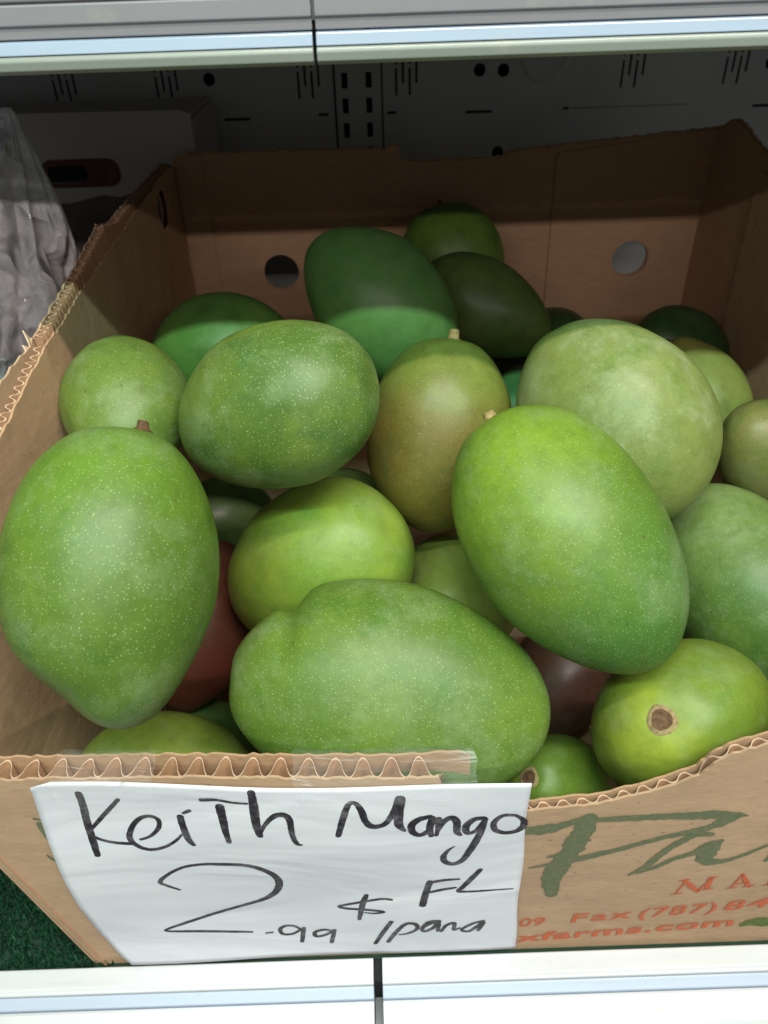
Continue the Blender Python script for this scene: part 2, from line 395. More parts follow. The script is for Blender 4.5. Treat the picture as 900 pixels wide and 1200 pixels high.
# brush strokes on the sign and the carton print: x, z, width in millimetres
HAND_STROKES = [
[(-184.5,218.5,4.67),(-185.1,204.7,4.76),(-186.8,188.4,4.86),(-187.6,171.2,4.74),(-188.5,155.7,4.14)],
[(-162.6,212.6,2.78),(-172.8,199.5,3.05),(-184.1,185.1,2.66),(-188.5,178.3,2.46)],
[(-188.1,178.2,2.46),(-182.9,172.5,2.7),(-175.0,168.9,2.94),(-165.1,167.3,3.17)],
[(-157.5,171.9,2.25),(-150.5,175.9,2.47),(-143.8,184.8,3.1),(-142.6,193.2,3.07),(-147.1,196.5,3.06),(-153.6,193.9,3.29),(-160.5,184.6,3.55),(-164.2,172.9,4.05),(-160.8,164.7,3.64),(-153.7,160.7,3.2),(-144.2,163.7,2.73),(-135.6,171.2,2.26),(-130.9,177.8,1.79)],
[(-128.3,196.8,4.37),(-128.5,186.3,4.43),(-127.5,172.2,4.28),(-125.5,166.7,3.18)],
[(-125.8,200.2,2.39),(-121.9,202.9,3.03)],
[(-112.6,213.9,3.42),(-104.2,214.3,2.56),(-94.5,212.0,2.14),(-86.2,211.2,1.71)],
[(-102.7,207.9,5.6),(-102.7,196.8,5.24),(-103.0,183.2,4.44),(-102.6,170.7,3.39)],
[(-82.3,222.0,4.65),(-82.5,207.3,5.6),(-83.1,189.6,5.29),(-82.3,178.8,4.02)],
[(-82.1,180.3,2.01),(-77.8,190.8,2.86),(-71.6,199.3,4.14),(-65.8,201.0,4.78),(-62.6,195.8,4.37),(-62.4,180.7,3.57),(-60.7,170.9,3.16),(-57.9,169.1,1.81)],
[(-145.5,108.5,2.19),(-152.0,114.4,2.9),(-156.1,120.1,3.36),(-150.1,128.6,2.85),(-138.2,138.3,2.82),(-124.6,142.5,3.27),(-111.8,142.7,3.74),(-97.3,141.8,4.21),(-87.0,136.6,4.7),(-79.7,127.5,5.23),(-77.7,116.7,5.3),(-81.4,104.1,4.89),(-90.3,93.4,3.96),(-105.0,84.8,3.0),(-126.2,74.5,3.03),(-147.8,64.0,3.07),(-164.4,55.7,2.32),(-161.9,53.0,2.59),(-146.0,51.4,3.11),(-122.1,48.9,3.12),(-105.0,47.2,2.34)],
[(-94.9,45.2,2.09),(-90.3,46.1,2.08)],
[(-69.2,49.2,2.34),(-73.8,54.6,2.84),(-79.8,55.0,2.84),(-84.5,50.3,3.11),(-83.0,43.5,3.14),(-75.9,43.8,2.61),(-69.2,50.1,2.34)],
[(-67.4,52.0,3.11),(-68.9,41.6,3.4),(-70.3,32.7,3.17)],
[(-46.6,47.6,2.6),(-52.9,49.7,3.11),(-59.7,46.0,3.13),(-59.4,40.1,3.41),(-53.6,41.4,2.88),(-47.5,46.8,2.6)],
[(-45.7,49.2,3.12),(-47.4,39.2,3.41),(-49.0,30.7,3.18)],
[(-5.0,62.0,3.59),(-10.4,47.9,3.64),(-17.2,28.4,3.19)],
[(3.6,57.3,3.09),(-2.3,45.3,3.65),(-7.8,30.7,3.18)],
[(-0.2,51.0,2.85),(6.0,59.2,3.6),(12.0,58.3,3.6),(13.2,51.2,3.11),(6.9,44.6,2.61),(0.7,42.5,1.83)],
[(28.1,61.7,4.61),(22.1,60.1,5.65),(17.1,53.0,3.36),(18.1,47.2,3.12),(24.1,51.7,3.37),(28.1,59.6,3.6),(27.8,47.3,2.86)],
[(30.3,46.3,2.61),(33.8,55.1,3.35),(39.2,58.0,3.34),(39.4,48.1,3.12),(43.4,50.3,2.08)],
[(59.8,59.0,2.83),(52.3,55.9,3.09),(44.9,47.7,2.86),(50.7,44.8,3.13),(59.9,57.4,3.35),(56.8,45.2,3.13)],
[(-34.6,179.0,3.57),(-31.0,195.4,4.38),(-26.8,209.7,3.65),(-22.6,210.8,3.43),(-19.5,203.5,4.33),(-17.4,193.1,4.39),(-13.4,187.7,4.86),(-6.4,189.4,3.97),(-1.0,199.5,4.35),(2.9,212.5,5.56)],
[(3.6,213.5,6.41),(2.4,199.3,5.88),(2.5,188.0,5.3),(5.6,181.7,2.67)],
[(21.1,195.2,3.5),(14.3,192.6,4.83),(10.0,186.9,4.87),(10.8,179.2,4.47),(15.1,175.6,4.04),(20.4,180.2,4.01),(23.2,190.6,3.08)],
[(22.5,193.3,4.39),(20.9,183.2,4.44),(22.0,173.9,3.82)],
[(26.3,191.9,4.4),(26.1,182.9,3.56),(25.1,173.7,2.47)],
[(25.8,178.3,2.46),(29.8,189.3,4.19),(34.5,192.3,4.83),(37.4,186.7,4.87),(37.7,176.7,4.48),(40.0,172.2,2.7)],
[(53.6,189.7,3.97),(47.9,189.1,4.41),(43.3,182.4,4.89),(44.1,174.1,4.05),(49.3,175.9,3.36),(54.0,187.2,3.1)],
[(54.8,188.7,3.09),(51.7,170.5,4.97),(47.5,154.8,5.06),(42.5,140.8,4.68),(36.2,136.5,4.24),(31.0,140.9,4.21),(30.2,147.7,3.95),(33.1,154.7,2.53),(36.6,158.7,1.15)],
[(72.8,190.6,2.86),(65.0,191.1,3.52),(60.1,183.9,4.0),(61.3,175.2,4.04),(67.2,170.8,4.06),(74.2,171.6,4.51),(78.2,176.6,4.93),(78.1,184.3,3.99),(73.7,189.6,2.64),(70.2,191.3,1.98)],
[(40.9,116.3,2.17),(31.1,116.2,3.13),(21.7,114.3,3.38)],
[(21.7,115.1,4.58),(18.9,99.2,4.91),(17.0,84.9,5.24)],
[(19.9,101.0,2.7),(29.4,104.0,3.18),(38.9,105.9,2.19)],
[(54.6,126.3,3.57),(49.9,117.1,4.33),(43.5,105.6,3.9),(41.3,101.0,3.19),(50.6,99.6,2.46),(65.9,99.7,1.96),(77.8,99.6,1.23)],
[(-4.3,93.2,2.72),(-11.0,94.4,2.96),(-24.7,90.1,2.98),(-39.6,84.2,3.0),(-35.0,80.8,3.01),(-23.2,79.6,3.01),(-10.0,76.7,2.77),(-15.6,74.3,2.27),(-23.0,75.2,1.51)],
[(-20.8,100.0,3.19),(-23.9,87.0,4.48),(-27.2,65.6,2.81)]]
PA_STROKES = [
[(80.0,170.0,9.57),(94.2,170.4,9.57),(106.1,174.6,7.14),(117.7,180.0,5.2),(125.1,177.1,4.74),(142.8,176.4,5.7),(164.0,176.0,6.65),(185.4,174.7,7.61),(199.6,174.5,8.57),(212.3,173.1,5.72),(220.0,171.7,0.72)],
[(119.2,179.3,10.41),(116.6,160.8,15.0),(112.4,143.1,14.34),(107.0,124.7,14.65),(104.1,107.1,14.44),(105.8,86.6,8.97)],
[(212.9,170.6,4.78),(205.1,166.1,8.66),(197.4,160.5,6.29),(182.3,155.1,5.36),(165.2,149.7,4.91),(144.7,141.0,5.45),(123.6,134.0,6.5),(111.1,129.6,6.03),(98.4,126.7,3.53),(87.0,123.9,1.26)],
[(98.3,136.9,2.24),(102.8,137.7,3.48),(108.2,139.0,3.48)],
[(201.4,152.3,3.91),(191.8,152.9,5.38),(180.9,143.7,5.93),(172.3,130.8,6.02),(165.4,117.4,5.1),(155.3,107.0,1.29)],
[(161.1,109.1,2.06),(171.4,115.2,4.09),(182.8,125.0,4.55),(194.6,131.1,6.02),(202.4,137.7,9.95),(209.7,144.6,2.96)],
[(204.8,139.6,10.92),(202.9,127.2,13.6),(206.3,120.0,9.14),(216.0,119.0,5.09),(226.1,123.9,3.79),(236.9,132.8,3.0),(247.6,141.2,2.48)],
[(245.0,117.5,2.55),(249.4,124.2,7.58),(253.7,132.4,7.51)],
[(-217.8,194.4,1.86),(-213.9,193.0,1.39)],
[(-216.2,189.2,3.74),(-216.0,179.9,3.31),(-215.6,172.0,1.91)],
[(-221.6,154.1,1.22),(-219.4,149.3,2.45),(-216.7,145.7,1.97)]]
MA_STROKES = [
[(192.8,78.8,1.04),(197.5,97.3,1.42)],
[(194.9,96.3,1.62),(201.1,88.8,3.28),(207.5,80.8,2.48)],
[(207.5,80.8,1.03),(213.4,96.9,1.22)],
[(213.6,97.7,2.84),(213.1,89.5,2.86),(213.2,83.9,2.47)],
[(189.9,78.2,1.04),(197.2,79.2,1.03)],
[(192.3,96.1,1.02),(198.2,97.2,1.01)],
[(211.2,97.8,1.01),(217.1,99.3,1.01)],
[(210.2,82.9,1.03),(217.4,84.0,1.03)],
[(230.0,83.9,1.03),(234.2,100.3,1.41)],
[(234.1,100.7,1.82),(238.0,92.7,2.85),(241.9,85.0,2.47)],
[(231.8,88.7,1.02),(239.5,90.0,1.23)],
[(227.4,83.3,1.03),(233.5,84.0,1.03)],
[(238.7,84.4,1.03),(245.3,85.5,1.03)],
[(252.2,85.4,1.03),(259.6,86.8,1.23)],
[(256.0,85.9,2.46),(255.8,100.7,2.42)]]
# ------------------------------------------------------------------ the carton
CARD_FLUTE_SHADED = cardboard('cardboard_flute_shaded', (.27, .145, .085), (.22, .115, .065), seed=6)  # flute sides coloured darker to imitate shade inside the hollows
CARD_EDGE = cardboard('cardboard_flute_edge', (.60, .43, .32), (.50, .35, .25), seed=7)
BOX = empty('mango_carton', (.08, .31, .0012))
tag(BOX, 'open brown corrugated carton with a cut-down front, filled with green mangoes', 'carton')
rnd = random.Random(11)
def jag(pts, step=.004, amp=.0012):
    out = []
    for i in range(len(pts)-1):
        (a, b), (c, d) = pts[i], pts[i+1]; L = math.hypot(c-a, d-b); n = max(1, int(L/step))
        for k in range(n):
            t = k/n; out.append((a+(c-a)*t, b+(d-b)*t+rnd.uniform(-amp, amp)*(1 if k else .3)))
    out.append(pts[-1]); return out
def smooth01(t): t = max(0, min(1, t)); return t*t*(3-2*t)
def bulge(x, z):
    """how far the loaded front bellies out"""
    return -.006*math.exp(-((x-.02)/.13)**2)*smooth01(z/.2)
def warp(x, y, z):
    """the front left corner tucks in towards the bottom"""
    k = max(0, 1-z/.17)*max(0, min(1, (-.05-x)/.2))*max(0, min(1, 1-y/.3))
    return (x+.034*k, y, z)
def fluted_wall(origin, ang, length, top_out, top_in, th, pitch, parent, names, mats, holes=(), zb=.0025, amp_scale=1.0, phase=0, cut=.0, med_top=None, bend=None):
    """double liner + medium. s runs along the wall, n is to the inside. origin/ang in plan."""
    ca, sa = math.cos(ang), math.sin(ang)
    def fn(s, z, d):
        b = bend(s, z) if bend else 0
        return warp(origin[0]+ca*s-sa*(d+b), origin[1]+sa*s+ca*(d+b), z)
    lt = .0015
    objs = []
    for (nm, top, d0, mt) in ((names[0], top_out, 0, mats[0]), (names[2], top_in, th-lt, mats[1])):
        prof = jag(top)
        outer = [(prof[0][0], zb)]+[(prof[-1][0], zb)]+prof[::-1]
        if bend:
            # grid so that it can bend
            vs, fs = [], []; n = len(prof)-1; NZ = 14
            for side in (0, lt):
                for (s, zt) in prof:
                    for k in range(NZ+1):
                        vs.append(fn(s, zb+(zt-zb)*k/NZ, d0+side))
            off = (n+1)*(NZ+1)
            for i in range(n):
                for k in range(NZ):
                    a = i*(NZ+1)+k; b = a+NZ+1
                    fs.append((a, b, b+1, a+1)); fs.append((off+a, off+a+1, off+b+1, off+b))
                a = i*(NZ+1)+NZ; b = a+NZ+1
                fs.append((a, b, off+b, off+a))
            for i in (0, n):
                for k in range(NZ):
                    a = i*(NZ+1)+k; fs.append((a, a+1, off+a+1, off+a))
        else:
            vs, fs = slab(outer, [list(h) for h in holes], lambda s, z, d: fn(s, z, d0+d), lt)
        objs.append(mesh(nm, vs, fs, mt, parent))
    # medium
    def topz(s):
        T = med_top or top_out
        for (a, b), (c, d) in zip(T[:-1], T[1:]):
            if a <= s <= c: return b+(d-b)*(s-a)/max(1e-6, c-a)
        return T[-1][1]
    s = top_out[0][0]; s1 = top_out[-1][0]; vs, fs = [], []; step = pitch/16; ph = phase
    amp = (th-2*lt)/2-.0002; mid = th/2; i = 0; ph_off = 0
    while s <= s1:
        ph_off += step*2*math.pi/pitch*(1+.16*noise.noise(Vector((s*40, phase, 3))))
        wv = math.sin(ph_off+phase); wv = math.copysign(abs(wv)**.72, wv)
        d = mid+amp*wv*(1-.08*abs(noise.noise(Vector((s*90, 1, phase)))))
        zt = topz(s)-cut+.0012*noise.noise(Vector((s*150, 7, phase)))
        inside = any(min(p[0] for p in h)-.001 < s < max(p[0] for p in h)+.001 for h in holes)
        zlow = zb if not inside else max(max(p[1] for p in h) for h in holes)+.001
        lv = [zlow, zt] if zlow >= .165 or zt <= .165 else [zlow, .166, zt]
        while len(lv) < 3: lv.insert(1, (lv[0]+lv[1])/2)
        for dd in (-.0005, .0005):
            for q in lv: vs.append(fn(s, q, d+dd))
        if i:
            a = (i-1)*6; b = i*6
            fs += [(a, b, b+1, a+1), (a+1, b+1, b+2, a+2), (a+4, b+4, b+3, a+3), (a+5, b+5, b+4, a+4), (a+2, b+2, b+5, a+5)]
        s += step; i += 1
    o = mesh(names[1], vs, fs, CARD_FLUTE_SHADED, parent, True); o.data.materials.append(CARD_EDGE)
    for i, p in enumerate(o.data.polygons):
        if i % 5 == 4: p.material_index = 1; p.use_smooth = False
    objs.append(o)
    return objs

# front: left piece (thick, taped) and right piece (torn down lower)
def add_outer(nm, top, y0, y1, mt, zb=.0025, parent=BOX):
    pass
bend = lambda s, z: bulge(s-.262, z)
top_a = [(0, .232), (.05, .2325), (.12, .231), (.2, .2305), (.27, .2295), (.29, .2285), (.298, .219), (.292, .208), (.3045, .199), (.32, .194)]
ta = [(0, .233), (.06, .2325), (.14, .2315), (.22, .2305), (.288, .2295), (.2925, .212)]
tb_in = [(0, .2335), (.08, .233), (.2, .2315), (.303, .2310), (.308, .226)]
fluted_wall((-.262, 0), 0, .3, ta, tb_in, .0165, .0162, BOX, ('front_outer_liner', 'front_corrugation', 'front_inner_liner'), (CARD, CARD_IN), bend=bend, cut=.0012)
bend2 = lambda s, z: bulge(s+.0312, z)
top_r = [(0, .2005), (.025, .196), (.05, .1905), (.07, .191), (.092, .1925), (.122, .2015), (.132, .206), (.149, .215), (.155, .226), (.164, .2345), (.185, .243), (.21, .256), (.26, .275), (.365, .30)]
top_ri = [(a, b+.0006) for a, b in top_r]
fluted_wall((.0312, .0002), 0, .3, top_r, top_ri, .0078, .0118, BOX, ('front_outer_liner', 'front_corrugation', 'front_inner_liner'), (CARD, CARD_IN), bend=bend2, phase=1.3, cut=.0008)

XL, YB = -.216, .632
# left wall, rear section (s runs towards the viewer so that the inside is on the right-hand side)
a_len = YB-.2
tl_in = [(0, .428), (.02, .431), (.08, .431), (.15, .4265), (.28, .4195), (.36, .4150), (.40, .4110), (.432, .4105)]
tl_out = [(0, .430), (.02, .436), (.09, .437), (.16, .436), (.235, .434), (.262, .440), (.275, .437), (.35, .426), (.40, .419), (.432, .4165)]
hole_l = circle(.075, .402, .021, .019, 22)
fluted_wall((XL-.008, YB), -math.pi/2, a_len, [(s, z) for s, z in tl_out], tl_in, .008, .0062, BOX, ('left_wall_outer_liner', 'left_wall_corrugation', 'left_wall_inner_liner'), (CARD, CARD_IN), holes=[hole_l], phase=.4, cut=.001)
# left wall, front section flaring out beyond the fold
P0 = (XL-.008, .2); P1 = (-.262, .0)
ang = math.atan2(P1[1]-P0[1], P1[0]-P0[0]); ln = math.hypot(P1[0]-P0[0], P1[1]-P0[1])
tf_out = [(0, .4165), (.004, .4125), (.03, .411), (.06, .402), (.09, .390), (.12, .375), (.15, .345), (.18, .29), (ln, .235)]
tf_in = [(0, .4105), (.004, .4085), (.02, .404), (.05, .392), (.08, .379), (.11, .362), (.15, .333), (.18, .280), (ln, .232)]
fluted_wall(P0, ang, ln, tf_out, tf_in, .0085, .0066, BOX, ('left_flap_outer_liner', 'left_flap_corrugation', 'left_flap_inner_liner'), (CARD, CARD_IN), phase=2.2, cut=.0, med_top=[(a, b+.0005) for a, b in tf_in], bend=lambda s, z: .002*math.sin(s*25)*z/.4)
# torn paper tufts along the left edge
for (x, y, z, h) in ((-.2245, .1985, .4135, .009), (-.2250, .193, .411, .004), (-.2232, .372, .437, .003), (-.223, .52, .434, .003)):
    a = rnd.uniform(-.6, .6); dx, dy = .0035*math.sin(a), .0035*math.cos(a)
    V = []
    for (lz, wd, off) in ((-.005, 1, 0), (.2, .9, .0004), (.55, .5, -.0006), (1, .05, -.0018)):
        for sg in (-1, 1):
            for tn in (-.0005, .0005): V.append((x+sg*dx*wd+tn+off, y+sg*dy*wd, z+(h*lz if lz > 0 else lz)))
    Fc = []
    for q in range(3):
        a_ = q*4; b_ = a_+4
        Fc += [(a_, b_, b_+2, a_+2), (a_+1, a_+3, b_+3, b_+1), (a_, a_+1, b_+1, b_), (a_+2, b_+2, b_+3, a_+3)]
    mesh('torn_fibre', V, Fc, CARD_EDGE, BOX)
# back wall
tbk = [(0, .436), (.012, .441), (.1, .440), (.232, .4385), (.2345, .4415), (.240, .4425), (.2455, .440), (.2475, .428), (.256, .4255), (.33, .4255), (.358, .4262), (.364, .4315), (.374, .432), (.46, .439), (.55, .4455), (.592, .4478)]
hb = [circle(.105, .308, .0205, n=30), circle(.516, .310, .0205, n=30)]
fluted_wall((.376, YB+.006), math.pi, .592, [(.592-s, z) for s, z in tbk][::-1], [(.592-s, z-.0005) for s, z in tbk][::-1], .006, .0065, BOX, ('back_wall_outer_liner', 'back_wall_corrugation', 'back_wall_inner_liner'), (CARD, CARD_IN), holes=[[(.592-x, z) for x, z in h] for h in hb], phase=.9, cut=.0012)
# right wall: s from front to back, inside on its left
Q0 = (.402, 0); Q1 = (.377, YB)
ang = math.atan2(Q1[1]-Q0[1], Q1[0]-Q0[0]); ln = math.hypot(Q1[0]-Q0[0], Q1[1]-Q0[1])
trt = [(0, .30), (.1, .36), (.25, .42), (.40, .437), (.50, .443), (.545, .451), (.575, .4605), (.598, .4625), (.612, .456), (ln, .449)]
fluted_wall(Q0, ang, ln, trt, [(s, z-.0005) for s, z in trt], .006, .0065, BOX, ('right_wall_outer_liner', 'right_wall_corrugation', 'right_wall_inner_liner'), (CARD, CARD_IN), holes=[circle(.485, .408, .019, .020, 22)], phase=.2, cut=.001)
# folded corner strips inside the back corners (glue flaps), proud of the back wall
fnb = lambda s, z, d: (s, YB-.0012-d, z)
vs, fs = slab([(-.2135, .02), (-.1835, .02), (-.1825, .20), (-.1850, .4395), (-.2135, .434)], [], fnb, .0012)
mesh('corner_flap', vs, fs, CARD_IN, BOX)
vs, fs = slab([(.2055, .02), (.3725, .02), (.3725, .4465), (.2020, .428)], [[(x, z) for x, z in circle(.3, .310, .0212, n=30)]], fnb, .0012)
mesh('inner_flap', vs, fs, CARD_IN, BOX)
fnr = lambda s, z, d: (.3955-.0375*s/1.0+.0-d-.003, s, z)
vs, fs = slab([(.05, .02), (.505, .02), (.512, .43), (.40, .424), (.05, .33)], [], fnr, .0012)
mesh('inner_flap', vs, fs, CARD_IN, BOX)
mb = MB(); mb.add([(-.224, .004, .0016), (.40, .004, .0016), (.376, YB, .0016), (XL-.006, YB, .0016), (-.224, .004, .0036), (.40, .004, .0036), (.376, YB, .0036), (XL-.006, YB, .0036)], [(0, 3, 2, 1), (4, 5, 6, 7), (0, 1, 5, 4), (1, 2, 6, 5), (2, 3, 7, 6), (3, 0, 4, 7)])
mb.build('carton_floor', CARD_IN, BOX)
# ---- print on the front
def front(x, z, lift): return (x, -.0004-lift+bulge(x, z), z)
for grp in (PA_STROKES[0:4], PA_STROKES[4:7], PA_STROKES[7:8], PA_STROKES[8:9], PA_STROKES[9:10], PA_STROKES[10:11]):
    mb = MB()
    for S in grp: ribbon(mb, S, front, .20, rnd, .0001)
    mb.build('green_script_letter', GREEN_INK, BOX)
for grp in (MA_STROKES[0:8], MA_STROKES[8:13], MA_STROKES[13:]):
    mb = MB()
    for S in grp: ribbon(mb, [(x, z, q*1.25) for x, z, q in S], front, .12, rnd, .0001)
    mb.build('red_serif_letter', RED_INK, BOX)
def text(body, x0, z0, x1, z1, h, mat, name, shear=0., bold=0.0, spacing=1.0, parent=BOX):
    cu = bpy.data.curves.new('t', 'FONT'); cu.body = body; cu.size = 1; cu.offset = bold; cu.space_character = spacing; cu.resolution_u = 3
    ob = bpy.data.objects.new('t', cu); col.objects.link(ob)
    me = bpy.data.meshes.new_from_object(ob.evaluated_get(bpy.context.evaluated_depsgraph_get()))
    X = [v.co.x for v in me.vertices]; a, b = min(X), max(X)
    vs = []
    for v in me.vertices:
        t = (v.co.x-a)/(b-a); zz = v.co.y/.72*h
        vs.append(front(x0+(x1-x0)*t+shear*zz, z0+(z1-z0)*t+zz, .0001))
    fs = [tuple(p.vertices) for p in me.polygons]
    bpy.data.objects.remove(ob); bpy.data.curves.remove(cu); bpy.data.meshes.remove(me)
    return mesh(name, vs, fs, mat, parent)
text('09', .0865, .0395, .1045, .0405, .0125, RED_INK, 'phone_number_print', .1, .012)
text('Fax', .124, .0425, .1665, .0465, .0135, RED_INK, 'phone_number_print', .1, .012, 1.15)
text('(787)', .172, .0455, .226, .0515, .0135, RED_INK, 'phone_number_print', .1, .012, 1.1)
text('84', .2315, .0515, .262, .0555, .0135, RED_INK, 'phone_number_print', .1, .012, 1.1)
text('xfarms.com', .086, .0150, .2435, .0290, .0130, RED_INK, 'web_address_print', .1, .022, 1.05)
mb = MB(); ribbon(mb, [(252, 30, 6), (258, 33, 11), (266, 33, 12), (276, 30, 8)], front, .2, rnd, .0001)
mb.build('leaf_logo_print', ink_mat('leaf_print', (.09, .13, .03), (.3, .3, .06), .8, 200), BOX)

# ------------------------------------------------------------------ the paper sign
def paper_y(x, z, lift=0.):
    return (x, bulge(x, z)-.0022-lift-.0012*math.sin(x*26+z*17)-.0010*math.sin(z*41-x*11)-.0030*smooth01((.05-z)/.06)*smooth01((.05-x)/.25), z)
pl = [(-.2105, .2300), (-.2135, .2), (-.2155, .171), (-.2168, .13), (-.2162, .092), (-.212, .055), (-.2035, .024), (-.198, .0135)]
def pl_x(z):
    for (a, b), (c, d) in zip(pl[:-1], pl[1:]):
        if d <= z <= b: return a+(c-a)*(b-z)/(b-d)
    return pl[-1][0]
NX, NZ = 70, 44; vs, fs = [], []
for j in range(NZ+1):
    t = j/NZ
    for i in range(NX+1):
        s = i/NX
        ztop = .2302-.0075*s+.0010*math.sin(s*9); zbot = .0125-.0025*s
        z = zbot+(ztop-zbot)*t
        xa = pl_x(z); xb = .0855-.0065*t+.0008*math.sin(z*60)
        vs.append(paper_y(xa+(xb-xa)*s, z))
for j in range(NZ):
    for i in range(NX):
        a = j*(NX+1)+i; fs.append((a, a+1, a+NX+2, a+NX+1))
sign = mesh('paper_sign', vs, fs, PAPER, None, True)
sign.modifiers.new('thickness', 'SOLIDIFY').thickness = .00012; sign.modifiers['thickness'].offset = 0
tag(sign, 'handwritten white paper price sign reading Keith Mango 2.99 taped to the carton front', 'price sign')
mb = MB()
for k, S in enumerate(HAND_STROKES): ribbon(mb, S, paper_y, .07, rnd, .00022+.00003*(k % 5))
lt_ = mb.build('marker_lettering', INK, sign)

# clear tape
TP = NT('clear_tape', .12, .6)
TP.color((.9, .92, .95))
_a = TP.noise(60, TP.map((.3, 3, 1.5)), 5, .6, 1.5)
TP.link(TP.rng(_a, .55, .72, .05, .30), TP.b.inputs['Alpha'])
TP.bump(TP.noise(50, TP.map((.4, 2, 1)), 4, .6, 1), .9, .003)
def tape(x0, x1, drop, inner, label, seedv):
    vs, fs = [], []; n = 26
    prof = [(.0195, .2335-inner), (.0185, .2345), (.0150, .2352), (.0080, .2345), (.0015, .2338), (-.0012, .2322), (-.0045, .2240), (-.0052, .222-drop*.5), (-.0052, .222-drop)]
    for i in range(n+1):
        s = x0+(x1-x0)*i/n
        for k, (y, z) in enumerate(prof):
            j = .0009*noise.noise(Vector((s*90, k*1.7, seedv)))
            e = .003*noise.noise(Vector((k*.8, seedv, s*4))) if i in (0, n) else 0
            vs.append((s+e+.004*(k/8)*(seedv-.5), y+j+(bulge(s, z)), z+j*1.3-.0068*max(0, (s+.21)/.29)*.35))
    m_ = len(prof)
    for i in range(n):
        for k in range(m_-1):
            a = i*m_+k; fs.append((a, a+m_, a+m_+1, a+1))
    o = mesh('clear_tape', vs, fs, TP.m, None, True)
    tag(o, label, 'tape', 'pieces of clear tape holding the paper sign'); return o
tape(-.196, -.138, .022, .004, 'left piece of clear tape folded over the carton edge above the first letters', .3)
tape(-.058, .0475, .010, .004, 'right piece of clear tape folded over the carton edge above the word Mango', .8)

